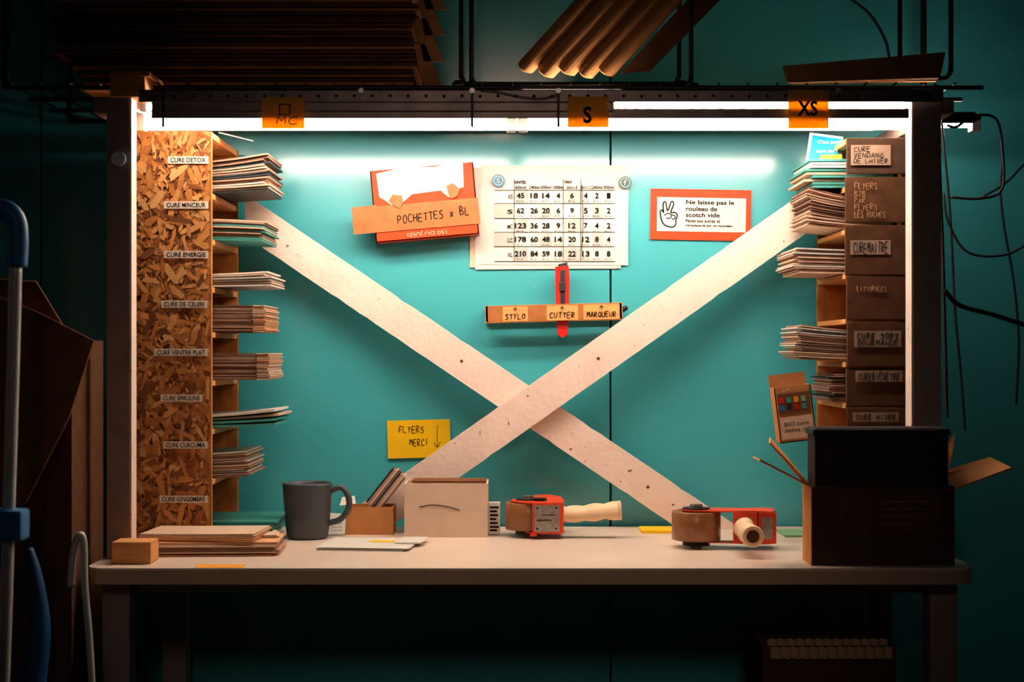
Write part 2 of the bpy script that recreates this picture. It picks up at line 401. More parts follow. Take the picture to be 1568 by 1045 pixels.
for t,x0,x1,y in(('CURE DETOX',257,319,245),('CURE MINCEUR',251,319,314),('CURE ENERGIE',251,319,390),('CURE DE CELERI',247,317,466),('CURE VENTRE PLAT',236,318,540),('CURE SPIRULINE',246,310,610),('CURE CURCUMA',250,318,682),('CURE GINGEMBRE',244,318,765)):
    b.pbox(x0,x1,y-5.5,y+5.5,RD0-.0115,.0006,m_lab) ; b.ptext(t,x0+4,x1-4,y-3.6,y+3.6,RD0-.0115,m_ink,bold=.014)
b.done()
SL=[(250,297,417,[m_paperw,m_pink,m_paper,m_dk],.012,15),(333,367,412,[m_paper,m_paperw,m_tealp,m_pink,m_dk],-.004,12),(420,440,420,[m_paper,m_paperw],.004,6),
    (468,509,414,[m_pink],.0,20),(542,583,420,[m_pink],.0,20),(638,657,432,[m_paper,m_tealp,m_paperw],.008,4),(698,734,388,[m_paperw,m_pink,m_paper],.004,12),(782,806,428,[m_tealp],.0,5)]
for (y0,y1,xe,mm,bd,n),z in zip(SL,flz):
    b=B('flyer_stack'); h=(y1-y0)*2.78*K; blk=(mm==[m_pink])
    if blk:
        b.sheets(RX-.10,X(xe-19,2.80),Y(2.740),Y(2.90),z+.0008,n,h/n,[m_pink,m_pinkd,m_pink],.001,.0015)
        b.sheets(X(xe-19,2.80)+.0015,X(xe,2.80),Y(2.735),Y(2.90),z+.0008,n-4,h/(n-4),[m_paperw,m_papert],.003,.0015)
    else: b.sheets(RX-.10,X(xe,2.80),Y(2.735),Y(2.90),z+.0008,n,h/n,mm,.007,.006,bend=bd*.6,fan=bd)
    b.done()
b=B('loose_flyer')
b.quad([W(335,203,2.76),W(388,216,2.76),W(383,214,2.9),W(345,203,2.9)],.001,m_paperw)
b.done()
b=B('pen'); b.cyl((X(215,2.72),Y(2.74),RT+.0045),(X(268,2.72),Y(2.76),RT+.0045),.004,m_dk,10); b.done()

# ---------------- right rack ----------------
QX=.600; QR=.712; QT=1.628; QD0,QD1=2.70,2.965
b=B('cardboard_flyer_rack')
b.box((QR-.012,Y(QD0)+.012,TOP),(QR,Y(QD1),QT),m_osbd)  # darker OSB copy, shade on this rack painted into the colour
b.box((QX-.001,Y(QD1)-.01,TOP),(QR,Y(QD1),QT),m_osbb)
b.box((QX-.001,Y(QD0)+.012,QT-.01),(QR,Y(QD1),QT),m_ply,.001)
levr=[287,352,420,489,555,618,690]; qz=[]
for y in levr:
    z=Z(y,2.72); qz.append(z); b.box((QX-.001,Y(QD0)+.010,z-.009),(QR-.012,Y(QD1)-.01,z),m_ply,.001)
fr=[(211,266),(271,341),(345,421),(424,490),(494,562),(565,622),(625,700),(704,800)]
for i,(a,c) in enumerate(fr):
    o=random.uniform(-.002,.003)
    b.pbox(1296+random.uniform(-2,2),1388,a,c,QD0+o,.008,m_kraftdd if i!=0 else m_boxdark,.0015)  # fronts tinted dark, the shade here is put into the colour
m_labd=M('shaded_label_paper',(150,122,104),.8,0,.1,spec=.1); m_brn=M('brown_ink',(170,128,96),.8,spec=.1)  # label paper toned down, painting in the light missing on this rack
for (x0,x1,y0,y1,tt,lb) in((1303,1364,222,253,'CURE\nVENDANG\nDE LHIVER',1),(1304,1360,278,336,'FLYERS\nB2B\nPAR\nFLYERS\nLES RUCHES',0),(1302,1364,368,390,'CUREMAITRE',1),(1308,1362,436,450,'LITTORALES',0),(1308,1380,507,532,'CURE SORT\nGOURMANDE',1),(1310,1382,568,585,'CUREBIENETRE',1),(1306,1376,632,646,'CURE HIVER',1)):
    dd=QD0-.004
    if lb: b.pbox(x0,x1,y0,y1,dd,.0005,m_labd)
    L_=tt.split('\n'); n=len(L_); lh=(y1-y0-4)/n
    for i,t in enumerate(L_): b.phand(t,x0+4,x0+4+(x1-x0-8)*min(1,len(t)/8),y0+2+i*lh+1,y0+2+(i+1)*lh-1,dd,m_black if lb else m_brn,.0006)
b.done()
SR=[(240,285,1228,[m_paper,m_paperw,m_tealp],.0,9),(293,350,1228,[m_pink,m_paperw,m_pinkd],.02,18),(381,418,1208,[m_paperw,m_paper,m_pink],.004,12),None,(490,553,1212,[m_paperw,m_pink,m_paper],.010,16),(570,614,1262,[m_pink,m_dk],.0,16)]
mirror=Matrix.Scale(-1,4,(1,0,0))
for s_,z in zip(SR,qz):
    if not s_: continue
    y0,y1,xe,mm,bd,n=s_; h=min((y1-y0)*2.78*K,.056)
    b=B('flyer_stack'); b.sheets(-(QX+.09),-X(xe,2.80),Y(2.735),Y(2.90),z+.0008,n,h/n,mm,.008,.006,bend=bd*.5,fan=bd*.7,mat=mirror)
    b.done()
b=B('teal_leaflet'); 
b.quad([W(1233,252,2.78),W(1240,203,2.82),W(1291,210,2.82),W(1286,257,2.78)],.001,m_paper)
b.quad([W(1238,246,2.777),W(1244,207,2.817),W(1288,213,2.817),W(1284,250,2.777)],.001,M('cyan_print',(20,110,150),.5,spec=.2))
b.ptext("C'est parti",1250,1284,216,223,2.80,m_paper,off=.012); b.ptext("cure bio !",1248,1280,230,235,2.79,m_paper,off=.012)
b.quad([W(1253,256,2.76),W(1256,238,2.765),W(1289,236,2.765),W(1290,256,2.76)],.001,m_orn)
b.done()

b=B('sample_carton'); d=2.70
T=Matrix.Translation(W(1218,634,d))@Matrix.Rotation(math.radians(-7),4,'Y')
w,h=.033,.05
for lo,hi in(((-w,0,-h),(w,.002,h)),((-w,.04,-h),(w,.042,h)),((-w,0,-h),(-w+.002,.042,h)),((w-.002,0,-h),(w,.042,h)),((-w,0,-h),(w,.042,-h+.002))):
    b.box(lo,hi,m_kraft,mat=T)
b.box((-w+.004,-.0008,.0),(w-.004,-.0002,h-.012),m_kraftd,mat=T)
b.box((-w+.004,-.0008,-h+.006),(w-.004,-.0002,-.004),m_paperw,mat=T)
for i in range(4):
    for j in range(2):
        b.box((-.026+i*.013,-.0016,.008+j*.013),(-.018+i*.013,-.001,.018+j*.013),[m_blue,m_dk,m_redp,m_tealp,m_orn,m_green][(i+2*j)%6],mat=T)
b.text('pat',(-.012,-.0012,h-.006),.014,.006,m_paper,mat=T)
b.text('BIO cure\ndetox jus',(0,-.0012,-.024),.045,.02,m_ink,mat=T)
b.box((-w,.0,h),(w,.0015,h+.022),m_kraft,mat=T@Matrix.Translation((0,.042,-.0))) 
b.done()

# ---------------- top wire shelf & cartons ----------------
b=B('wire_shelf'); zs=1.694
for dd in(2.56,2.68,2.80,2.93): b.cyl((-.86,Y(dd),zs),(.80,Y(dd),zs),.004,m_blackmetal,8)
x=-.85
while x<.8:
    b.cyl((x,Y(2.55),zs+.006),(x,Y(2.94),zs+.006),.002,m_blackmetal,6); x+=.05
def hoop(xa,xb,dd,yb=132,r=14,top=-120):
    b.tube([W(xa,top,dd),W(xa,yb-r*2,dd),W(xa,yb-r,dd),W(xa+r*.3,yb-r*.3,dd),W(xa+r,yb,dd),W(xb-r,yb,dd),W(xb-r*.3,yb-r*.3,dd),W(xb,yb-r,dd),W(xb,yb-r*2,dd),W(xb,top,dd)],.0042,m_blackmetal,8,6)
hoop(722,1058,2.6); hoop(706,1040,2.85,128); hoop(1378,1456,2.60,120)
b.cyl((-.86,Y(2.56),zs),(-.86,Y(2.56),2.6),.006,m_blackmetal,8); b.cyl((-.86,Y(2.93),zs),(-.86,Y(2.93),2.6),.006,m_blackmetal,8)
b.cyl((.80,Y(2.93),zs),(.80,Y(2.93),2.6),.006,m_blackmetal,8)
b.done()
b=B('flat_carton_stack')
z=zs+.009; i=0
while z<2.02:
    u=(z-1.70)/.3
    x0=-.80+.05*max(0,1-u*2)*(1 if z<1.76 else .3)+random.uniform(-.012,.012); x1=-.165+random.uniform(-.012,.02)
    y0=Y(2.62)+random.uniform(-.006,.006)
    b.box((x0,y0,z),(x1,Y(2.93),z+.0045),random.choice([m_kraft,m_kraftd,m_kraftd]))
    z+=.0068; i+=1
for q in range(7):
    p=Vector((-.155+q*.002,Y(2.615),zs+.010+q*.045))
    b.quad([p,p+Vector((.035,0,0)),p+Vector((.004,0,.075)),p+Vector((-.015,0,.075))],.004,m_kraft)
b.done()
b=B('folded_cartons')
dirv=Vector((.66,.16,.74)).normalized(); side=Vector((.76,0,-.65)).normalized(); nn=side.cross(dirv).normalized()
if nn.y>0: nn=-nn
for i in range(5):
    cx=X(806+i*31,2.58); base=Vector((cx,Y(2.585)+i*.006,zs+.040-(.006 if i%2 else 0)))
    hw=.0150+.002*(i%3); S=12; rings=[]
    for j in range(9):
        t=j/8; o=base+dirv*(.40*t)+nn*(.012*math.sin(t*3.1)); w_=hw*(1+.12*t)
        tip=max(0,1-t*8)
        outer=[o+side*(w_*math.cos(math.pi*k/S))+nn*(.022*math.sin(math.pi*k/S))-dirv*(.016*tip*math.sin(math.pi*k/S)) for k in range(S+1)]
        inner=[o+side*((w_-.003)*math.cos(math.pi*k/S))+nn*(.019*math.sin(math.pi*k/S)-.001)-dirv*(.016*tip*math.sin(math.pi*k/S)) for k in range(S+1)][::-1]
        rings.append(outer+inner)
    n=len(rings[0]); vs=[p for R_ in rings for p in R_]
    fs=[[j*n+k,j*n+(k+1)%n,(j+1)*n+(k+1)%n,(j+1)*n+k] for j in range(8) for k in range(n)]
    b.add(vs,fs,m_kraft,False)
    for R_ in(rings[0],rings[-1]):
        b.add(R_,[[k,k+1,n-2-k,n-1-k] for k in range(S)],m_kraft)
    b.quad([base+side*hw-nn*.004,base-side*hw-nn*.004,base-side*hw+dirv*.4-nn*.004,base+side*hw+dirv*.4-nn*.004],.002,m_kraftdd)  # closing sheet coloured dark to paint the shade in the gaps
o=base+side*.022
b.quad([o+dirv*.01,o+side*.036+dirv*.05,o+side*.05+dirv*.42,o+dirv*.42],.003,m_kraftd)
b.done()
b=B('open_carton_lid'); d=2.50
b.quad([W(1200,101,d),W(1446,80,d),W(1438,117,d),W(1206,125,d)],.004,m_kraft)
b.quad([W(1206,125,d),W(1438,117,d),W(1432,124,2.75),W(1215,128,2.75)],.004,m_kraft)
b.quad([W(1446,80,d),W(1438,117,d),W(1430,124,2.75),W(1436,92,2.75)],.004,m_kraftd)
b.quad([W(1200,101,d),W(1206,125,d),W(1215,128,2.75),W(1212,106,2.75)],.004,m_kraftd)
b.done()
b=B('wood_block'); b.box((X(168,2.5),Y(2.5),PH),(X(222,2.5),Y(2.62),PH+.034),m_ply,.002)
b.box((X(170,2.5),Y(2.495),PH+.034),(X(230,2.5),Y(2.60),PH+.042),m_kraft,.001); b.done()
b=B('wood_block'); b.box((X(172,2.45),Y(2.445),TOP),(X(232,2.45),Y(2.50),TOP+.036),m_ply,.002); b.done()

# ---------------- wall items ----------------
b=B('pouch_box')
T=Matrix.Translation(W(650,310,2.95))@Matrix.Rotation(math.radians(-5),4,'Y')
s=2.95*K; w=79*s; h=55*s; dp=.045
b.box((-w,0,-h),(w,.002,h),m_red,mat=T)
b.box((-w,0,-h),(-w+.002,dp,h),m_red,mat=T); b.box((w-.002,0,-h),(w,dp,h),m_red,mat=T)
b.box((-w,0,-h),(w,dp,-h+.002),m_red,mat=T); b.box((-w,dp-.002,-h),(w,dp,h),m_kraft,mat=T)
P=[(-70,50),(-30,56),(20,53),(64,58),(62,18),(46,14),(38,4),(26,16),(-18,14),(-34,2),(-46,-4),(-62,10),(-68,14)]
b.prism([(p[0]*s,p[1]*s) for p in P],-.0012,-.0002,m_paper,mat=T)
for (cx,cz,a) in((-42,6,.3),(45,14,-.3)):
    b.prism([((cx+q[0]*math.cos(a)-q[1]*math.sin(a))*s,(cz+q[0]*math.sin(a)+q[1]*math.cos(a))*s) for q in((-11,5),(-2,11),(10,4),(8,-7),(0,-13),(-6,-6))],-.006,-.0013,m_tape2,mat=T)
b.box((-w*.3,-.0005,h-.006),(w*.6,.03,h-.004),m_paperw,mat=T)
b.box((-112*s,-.0022,-40*s),(82*s,-.0014,0),m_tape2,mat=T)
b.box((-112*s,-.0018,-36*s),(-74*s,.002,2*s),m_tape2,mat=T)
b.box((-48*s,-.0026,-39*s),(20*s,-.0022,-1*s),m_tape2,mat=T)
b.hand('POCHETTES x BL',(12*s,-.0030,-21*s),112*s,12*s,m_ink,.0009,mat=T,ang=math.radians(-3))
b.text('150 DU JUIZI',(0,-.001,-47*s),60*s,7*s,m_paperw,ang=math.pi,mat=T)
b.done()

b=B('production_chart'); d=2.995
b.pbox(720,944,262,411,d+.002,.0005,m_paperw,rot=(0,.01,0)); b.pbox(727,950,256,412,d+.001,.0005,m_paper,rot=(0,-.008,0))
b.pbox(735,962,253,406,d,.0005,m_paper,rot=(0,.004,0))
dd=d-.0016
cols=[797,818,836,855,876,897,914,932]; rows=[300,323,346,367,389]
data=[('XS','45 18 14 4 6 4 2 1'),('S','62 26 20 6 9 5 3 2'),('MC','123 36 28 9 12 7 4 2'),('LC','178 60 48 14 20 12 8 4'),('XL','210 84 59 18 22 13 8 8')]
for j,(x0,x1) in enumerate(((756,787),(787,808),(826,846),(864,889),(907,923))):
    for i,y in enumerate(rows):
        if (i+j)%2==1 or j in(0,) and i in(1,3): b.pbox(x0,x1,y-11,y+11,dd+.0008,.0002,m_grey)
for i,(lab,vals) in enumerate(data):
    y=rows[i]; b.ptext(lab,777,785,y-2,y+4.5,dd,m_ink,bold=.015)
    for c,v in zip(cols,vals.split()):
        b.ptext(v,c-2.9*len(v),c+2.9*len(v),y-4.5,y+4,dd,m_ink,bold=.03)
        b.ptext('8m 6c',c-6,c+5,y+7,y+9,dd,m_ink,bold=.01)
    if i: b.pbox(757,942,y-11.7,y-11.0,dd,.0003,m_ink)
b.pbox(757,942,400,400.8,dd,.0003,m_ink); b.pbox(757,942,291,291.8,dd,.0003,m_ink)
for x in(787,862,889): b.pbox(x,x+.8,274,400,dd,.0003,m_ink)
b.ptext('UNITES',788,805,276.5,281.5,dd,m_ink,bold=.03); b.ptext('PAV',865,876,276.5,281.5,dd,m_ink,bold=.03)
for c,t in zip(cols,('60ml','240ml','300ml','1000ml','60ml x 8','60ml x 12','240ml','300ml')): b.ptext(t,c-8,c+8,284.5,289.5,dd,m_ink,bold=.015)
b.tube([W(891,283,2.992),W(893,340,2.992),W(891,378,2.992),W(894,395,2.992)],.0006,m_ink,6)
for x,y,m in((763,277,m_magA),(957,280,m_magB)):
    p=W(x,y,2.99); b.cyl(p-Vector((0,.004,0)),p+Vector((0,.002,0)),.0125,m,28)
    b.cyl(p-Vector((0,.0046,0)),p-Vector((0,.004,0)),.0095,m_dot,28); b.cyl(p-Vector((0,.005,0)),p-Vector((0,.0045,0)),.0085,m,28)
    b.text('f' if x>900 else 'S',p-Vector((0,.0054,0)),.006,.010,m_paper)
b.done()

b=B('tape_reminder_sign'); d=2.996
T=Matrix.Translation(W(1073,329,d))@Matrix.Rotation(math.radians(1),4,'Y'); s=d*K
b.box((-77*s,-.0004,-39*s),(77*s,.0008,39*s),m_red,mat=T)
b.box((-67*s,-.0008,-26*s),(69*s,-.0003,26*s),m_paper,mat=T)
for t,w,h,z in(('Ne laisse pas le',74,8.5,18),('rouleau de',48,7,9),('scotch vide',52,7,-.5),('Pense aux autres et',53,5,-9.5),('remplace-le par un nouveau.',73,5,-17)):
    b.text(t,((-23+w/2)*s,-.0014,z*s),w*s,h*s,m_ink,mat=T,bold=.025)
hand=[(-46,-20),(-56,-16),(-61,-6),(-62,4),(-59,6),(-57,2),(-58,12),(-57,18),(-54,18),(-51,5),(-46,18),(-43,19),(-42,15),(-46,3),(-41,3),(-37,1),(-36,-3),(-38,-8),(-38,-15),(-41,-19),(-46,-20)]
b.tube([(p[0]*s,-.0012,p[1]*s) for p in hand],.0013,m_ink,6,4,mat=T)
for L in([(-56,-2),(-51,1),(-45,-1),(-47,-6),(-53,-6)],[(-45,-1),(-40,-2),(-40,-7),(-45,-7)]):
    b.tube([(p[0]*s,-.0012,p[1]*s) for p in L],.0010,m_ink,6,4,mat=T)
b.done()

b=B('sticky_note'); d=2.996
T=Matrix.Translation(W(641.5,672.5,d))@Matrix.Rotation(math.radians(-1.5),4,'Y'); s=d*K
b.box((-48*s,-.0006,-29*s),(48*s,.0004,29*s),m_yel,mat=T)
b.hand('FLYERS',(-11*s,-.0010,15*s),40*s,10*s,m_ink,.0007,mat=T); b.hand('MERCI',(0*s,-.0010,-5*s),30*s,10*s,m_ink,.0007,mat=T)
b.tube([(29*s,-.001,20*s),(28*s,-.001,4*s),(28*s,-.001,-12*s)],.0006,m_ink,6,mat=T); b.tube([(23*s,-.001,-6*s),(28*s,-.001,-13*s),(33*s,-.001,-5*s)],.0006,m_ink,6,mat=T)
b.done()

b=B('pen_holder_strip'); d=2.95
T=Matrix.Translation(W(849,479,d))@Matrix.Rotation(math.radians(-1.5),4,'Y'); s=d*K
b.box((-106*s,0,-13*s),(104*s,.006,13*s),m_tape2,mat=T,bev=.001); b.box((-106*s,.04,-13*s),(104*s,.049,13*s),m_ply,mat=T)
b.box((-106*s,0,-13*s),(-102*s,.049,13*s),m_ply,mat=T); b.box((100*s,0,-13*s),(104*s,.049,13*s),m_ply,mat=T)
for t,x,w in(('STYLO',-60,32),('CUTTER',12,40),('MARQUEUR',72,46)):
    b.box(((x-w*.60)*s,-.001,-12*s),((x+w*.60)*s,-.0002,11*s),m_ply,mat=T)
    b.hand(t,(x*s,-.0016,-4*s),w*s,8*s,m_ink,.0008,mat=T)
    b.tube([((x-3)*s,-.0016,5*s),(x*s,-.0016,9*s),((x+3)*s,-.0016,5*s)],.0006,m_ink,5,mat=T); b.box((x*s-.0005,-.0016,2*s),(x*s+.0005,-.0012,8*s),m_ink,mat=T)
b.cyl((105*s,.02,2*s),(113*s,.02,6*s),.006,m_blackmetal,14,.004,mat=T)
b.done()
b=B('box_cutter'); p=W(861,462,2.968); s=2.968*K
b.prism([(p.x+q[0]*s,p.z+q[1]*s) for q in((-11,53),(9,55),(11,40),(10,-20),(8,-50),(0,-56),(-7,-50),(-10,-10))],p.y-.008,p.y+.006,m_redp)
b.prism([(p.x+q[0]*s,p.z+q[1]*s) for q in((-3,48),(4,48),(4,-20),(-3,-20))],p.y-.0095,p.y-.008,m_dk)
b.prism([(p.x+q[0]*s,p.z+q[1]*s) for q in((-6,57),(8,60),(7,50),(-7,50))],p.y-.007,p.y+.004,m_dk)
b.box((p.x-.006,p.y-.013,p.z+.02),(p.x+.006,p.y-.0095,p.z+.038),m_dk,.001)
b.done()

# ---------------- table objects ----------------
b=B('coffee_mug'); c=(X(471,2.79),Y(2.79),TOP+.0003); R=.046; H=.103
b.lathe([(0,0.002),(R*.70,0.002),(R*.74,0),(R*.82,.004),(R*.87,.02),(R*.94,.06),(R,.098),(R+.0005,H-.001),(R-.0015,H),(R-.004,H-.002),(R*.88,.06),(R*.78,.012),(R*.6,.007),(0,.006)],m_mug,c)
cc=Vector(c)
b.tube([cc+Vector((R*.92,-.006,.088)),cc+Vector((R+.018,-.010,.094)),cc+Vector((R+.031,-.014,.078)),cc+Vector((R+.031,-.014,.056)),cc+Vector((R+.016,-.010,.036)),cc+Vector((R*.84,-.004,.028))],.0058,m_mug,12)
b.done()

b=B('brochure_stack')
T=Matrix.Translation((X(337,2.63),Y(2.605),TOP))@Matrix.Rotation(math.radians(3),4,'Z')
b.sheets(-.108,.108,-.065,.070,.0005,9,.0026,[m_paperw,m_papert,m_pink],.007,.006,mat=T)
T=Matrix.Translation((X(328,2.63),Y(2.605),TOP+.0245))@Matrix.Rotation(math.radians(-4),4,'Z')
b.sheets(-.110,.092,-.060,.070,0,5,.0024,[m_papert,m_paperw],.005,.005,mat=T,fan=.002)
T2=Matrix.Translation((X(388,2.65),Y(2.635),TOP+.0245))@Matrix.Rotation(math.radians(8),4,'Z')
b.sheets(-.045,.045,-.04,.035,0,2,.0024,[m_paperw],.003,.003,mat=T2)
for i in range(4): b.cyl(T2@Vector((-.03+i*.02,.02,.0049)),T2@Vector((-.03+i*.02,.02,.0055)),.006,m_ink,12)
b.done()
b=B('paper_sheets')
T=Matrix.Translation((X(570,2.69),Y(2.69),TOP))@Matrix.Rotation(math.radians(-6),4,'Z')
b.sheets(-.082,.075,-.080,.055,.0004,6,.0009,[m_paper],.006,.006,mat=T)
b.box((-.005,-.005,.0058),(.040,.020,.0062),m_yel,mat=T)
b.sheets(.045,.095,-.02,.06,.0064,2,.0009,[m_paper],.004,.004,mat=T)
b.done()

def openbox(b,x0,x1,y0,y1,z0,h,m,t=.003):
    b.box((x0,y0,z0),(x1,y0+t,z0+h),m); b.box((x0,y1-t,z0),(x1,y1,z0+h),m)
    b.box((x0,y0+t,z0),(x0+t,y1-t,z0+h),m); b.box((x1-t,y0+t,z0),(x1,y1-t,z0+h),m); b.box((x0+t,y0+t,z0),(x1-t,y1-t,z0+t),m)
b=B('white_carton'); d=2.80
wm=M('white_carton_board',(210,182,160),.7,0,.05,spec=.2)
openbox(b,X(619,d),X(747,d),Y(d),Y(d)+.10,TOP,.1,wm)
b.tube([W(642,777,d-.0005),W(660,774,d-.0005),W(682,776,d-.0005),W(704,782,d-.0005)],.0008,m_ink,6)
b.quad([W(630,738,2.89),W(747,738,2.89),W(745,733,2.90),W(634,733,2.90)],.002,m_kraftd)  # dark strip paints the shaded interior seen through the open top
b.done()
b=B('small_printed_box'); d=2.83
b.pbox(748,766,770,818.5,d,.02,m_paper,.001)
for i,y in enumerate((776,782,788,794,800,806,811)): b.pbox(750,764-(i*3)%5,y,y+3,d-.0006,.0004,m_ink)
b.done()
b=B('brown_open_box'); d=2.84
openbox(b,X(528,d),X(602,d),Y(d),Y(d)+.07,TOP,.052,m_kraft)
sd=Vector((.066,0,-.052)).normalized()
for i in range(8):
    base=Vector((X(560,d),Y(d)+.012,TOP+.060))+sd*(i*.0040)
    ln=.082+random.uniform(-.008,.004); up=Vector((.052,.0,.066)).normalized()*ln
    b.quad([base,base+Vector((0,.045,0)),base+Vector((0,.045,0))+up,base+up],.0034,[m_dk,m_pink,m_paperw,m_pinkd,m_dk,m_pink,m_paperw,m_pinkd][i])
b.done()
b=B('instruction_leaflet'); d=2.82
b.quad([W(503,819,d),W(528,818,d),W(530,788,d+.02),W(506,786,d+.02)],.001,m_paper)
for y in(794,800,806,811): b.ptext('lorem text',508,524,y,y+3,d-.001,m_ink)
b.quad([W(520,775,2.85),W(545,772,2.85),W(543,760,2.87),W(524,762,2.87)],.001,m_paper)
b.done()

def roll(b,T):
    z0,z1=.014,.064; Ro=.043
    b.lathe([(.030,z0),(Ro-.001,z0),(Ro,z0+.001),(Ro,z1-.001),(Ro-.001,z1),(.030,z1),(.030,z0)],m_tape,(0,0,0),48,mat=T)
    b.lathe([(.0295,z0+.001),(.0295,z1-.001),(.026,z1-.001),(.026,z0+.001),(.0295,z0+.001)],m_kraft,(0,0,0),32,mat=T)
    b.cyl((0,0,.004),(0,0,.070),.024,m_blackmetal,28,mat=T)
    b.cyl((0,0,.069),(0,0,.076),.011,m_metal,6,mat=T); b.cyl((0,0,.0),(0,0,.006),.010,m_metal,16,mat=T)
def grip(b,T,pts):
    def rr(t): return .0145+.0045*abs(math.cos(t*math.pi*3.2))*(.3+.7*t)+(.003 if t<.12 else 0)
    b.tube(pts,rr,m_handle,20,10,mat=T,flat=.85)
    e=pts[-1]; q=(pts[-1]-pts[-2]).normalized()
    b.cyl(e,e+q*.004,.0190,m_handle,24,.017,mat=T); b.cyl(e+q*.0041,e+q*.0046,.011,m_kraftdd,20,mat=T)
def tapegun(loc,rz):
    b=B('tape_dispenser'); T=Matrix.Translation(loc)@Matrix.Rotation(rz,4,'Z')
    roll(b,T)
    prof=[(-.020,-.022),(.0,-.030),(.05,-.034),(.10,-.030),(.128,-.038),(.136,-.020),(.136,.028),(.120,.034),(.085,.018),(.03,.026),(.0,.030),(-.020,.022),(-.028,0)]
    b.prismz(prof,.0655,.0678,m_orange,T)
    b.prismz([(-.012,-.012),(.05,-.02),(.12,-.03),(.134,-.018),(.134,.026),(.118,.030),(.07,.006),(-.012,.012)],.0095,.0118,m_orange,T)
    b.box((.062,-.036,.0115),(.104,-.0335,.066),m_orange,.0008,mat=T)
    b.box((.070,-.0372,.020),(.096,-.036,.056),m_metal,mat=T)
    b.cyl((.118,-.020,.012),(.118,-.020,.066),.009,m_blackmetal,20,mat=T)
    b.cyl((.125,.016,.012),(.125,.016,.066),.011,m_orange,20,mat=T)
    b.box((.133,-.022,.012),(.1355,.02,.066),m_metal,mat=T)
    b.box((.106,-.040,.012),(.136,-.0375,.066),m_orange,.0006,mat=T)
    b.box((.111,-.0410,.020),(.130,-.0400,.058),m_metal,.0004,mat=T)
    for i in range(12): 
        zz=.014+i*.0042; b.prismz([(.1355,.018),(.140,.024),(.1345,.024)],zz,zz+.003,m_metal,T)
    b.box((.10,.020,.013),(.134,.0225,.065),m_redp,.0006,mat=T)
    grip(b,T,[Vector((.080,-.032,.040)),Vector((.080,-.050,.040)),Vector((.081,-.080,.038)),Vector((.083,-.110,.037)),Vector((.086,-.140,.037))])
    b.done()
def tapegun_side(loc,rz):
    b=B('tape_dispenser'); T=Matrix.Translation(loc)@Matrix.Rotation(rz,4,'Z')
    roll(b,T)
    b.prismz([(-.034,-.012),(-.018,-.036),(.004,-.050),(.058,-.050),(.066,-.02),(.066,.06),(.050,.10),(.02,.10),(.004,.045),(-.026,.028)],.0655,.0682,m_orange,T)
    b.prismz([(-.012,-.012),(.004,-.050),(.058,-.050),(.066,-.02),(.066,.06),(.050,.10),(.02,.10),(.004,.045)],.0095,.0118,m_orange,T)
    b.box((.004,-.0520,.010),(.060,-.0495,.068),m_orange,.0008,mat=T)
    b.box((.008,-.0532,.014),(.054,-.0520,.063),m_metal,.0004,mat=T)
    for x,z in((.013,.020),(.048,.020),(.013,.058),(.048,.058)): b.cyl((x,-.0545,z),(x,-.0530,z),.002,m_blackmetal,10,mat=T)
    b.box((.012,-.0540,.034),(.040,-.0532,.037),m_kraftdd,mat=T); b.box((.020,-.0540,.044),(.046,-.0532,.046),m_kraftdd,mat=T)
    b.box((.058,-.050,.012),(.062,.0,.066),m_orange,.0008,mat=T)
    b.box((.0,-.058,.006),(.012,-.050,.012),m_redp,.001,mat=T)
    b.cyl((.035,.088,.012),(.035,.088,.066),.010,m_blackmetal,20,mat=T)
    b.box((.018,.098,.012),(.052,.1005,.066),m_metal,mat=T)
    b.cyl((.02,-.02,.068),(.02,-.02,.073),.013,m_blackmetal,20,mat=T)
    grip(b,T,[Vector((.056,-.028,.044)),Vector((.075,-.030,.044)),Vector((.105,-.032,.046)),Vector((.135,-.034,.049)),Vector((.166,-.036,.051))])
    b.done()
tapegun_side((X(809,2.82),Y(2.82),TOP),math.radians(3))
tapegun((X(1066,2.66),Y(2.66),TOP),math.radians(-4))
b=B('yellow_note_pad'); b.box((X(980,2.9),Y(2.86),TOP),(X(1030,2.9),Y(2.93),TOP+.006),m_yel,.0005); b.done()
b=B('green_card'); b.box((X(1195,2.85),Y(2.80),TOP),(X(1232,2.85),Y(2.90),TOP+.004),m_green,rot=None); b.done()

b=B('open_cardboard_box'); d=2.43; x0,x1=X(1243,d),X(1462,d); y0,y1=Y(d),Y(2.503); zt=Z(746,d)
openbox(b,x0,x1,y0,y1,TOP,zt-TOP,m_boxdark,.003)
b.box((x0-.0008,y0,TOP),(x0,y1,zt),m_kraft)  # lighter skin paints the lit left side into the colour
def fl(pts,m=m_kraft): b.quad(pts,.003,m)
fl([Vector((x0,y0,zt)),Vector((x0,y1,zt)),Vector((x0-.083,y1,zt+.043)),Vector((x0-.083,y0+.005,zt+.043))])
fl([Vector((x0,y0+.03,zt+.003)),Vector((x0,y1,zt+.003)),Vector((x0-.055,y1,zt+.075)),Vector((x0-.06,y0+.045,zt+.068))])
fl([Vector((x1,y0,zt-.004)),Vector((x1,y1,zt+.018)),Vector((x1+.080,y1,zt+.042)),Vector((x1+.092,y0,zt+.030))],m_kraft)
fl([Vector((x1,y1-.004,zt)),Vector((x1,y1,zt+.05)),Vector((x1+.022,y1,zt+.083)),Vector((x1+.014,y1-.01,zt+.045))],m_kraft)
b.pbox(1285,1330,755,820,d-.001,.0008,m_kraftdd); b.pbox(1345,1440,760,815,d-.001,.0008,m_kraftdd)
for i in range(4): b.pbox(1350,1430-i*12,768+i*11,770+i*11,d-.0016,.0005,m_pinkd)
b.done()
b=B('black_storage_crate'); z2=Z(656,d)
b.box((x0+.006,y0+.006,zt-.06),(x1-.008,y1-.006,z2),m_blackbox,.003)
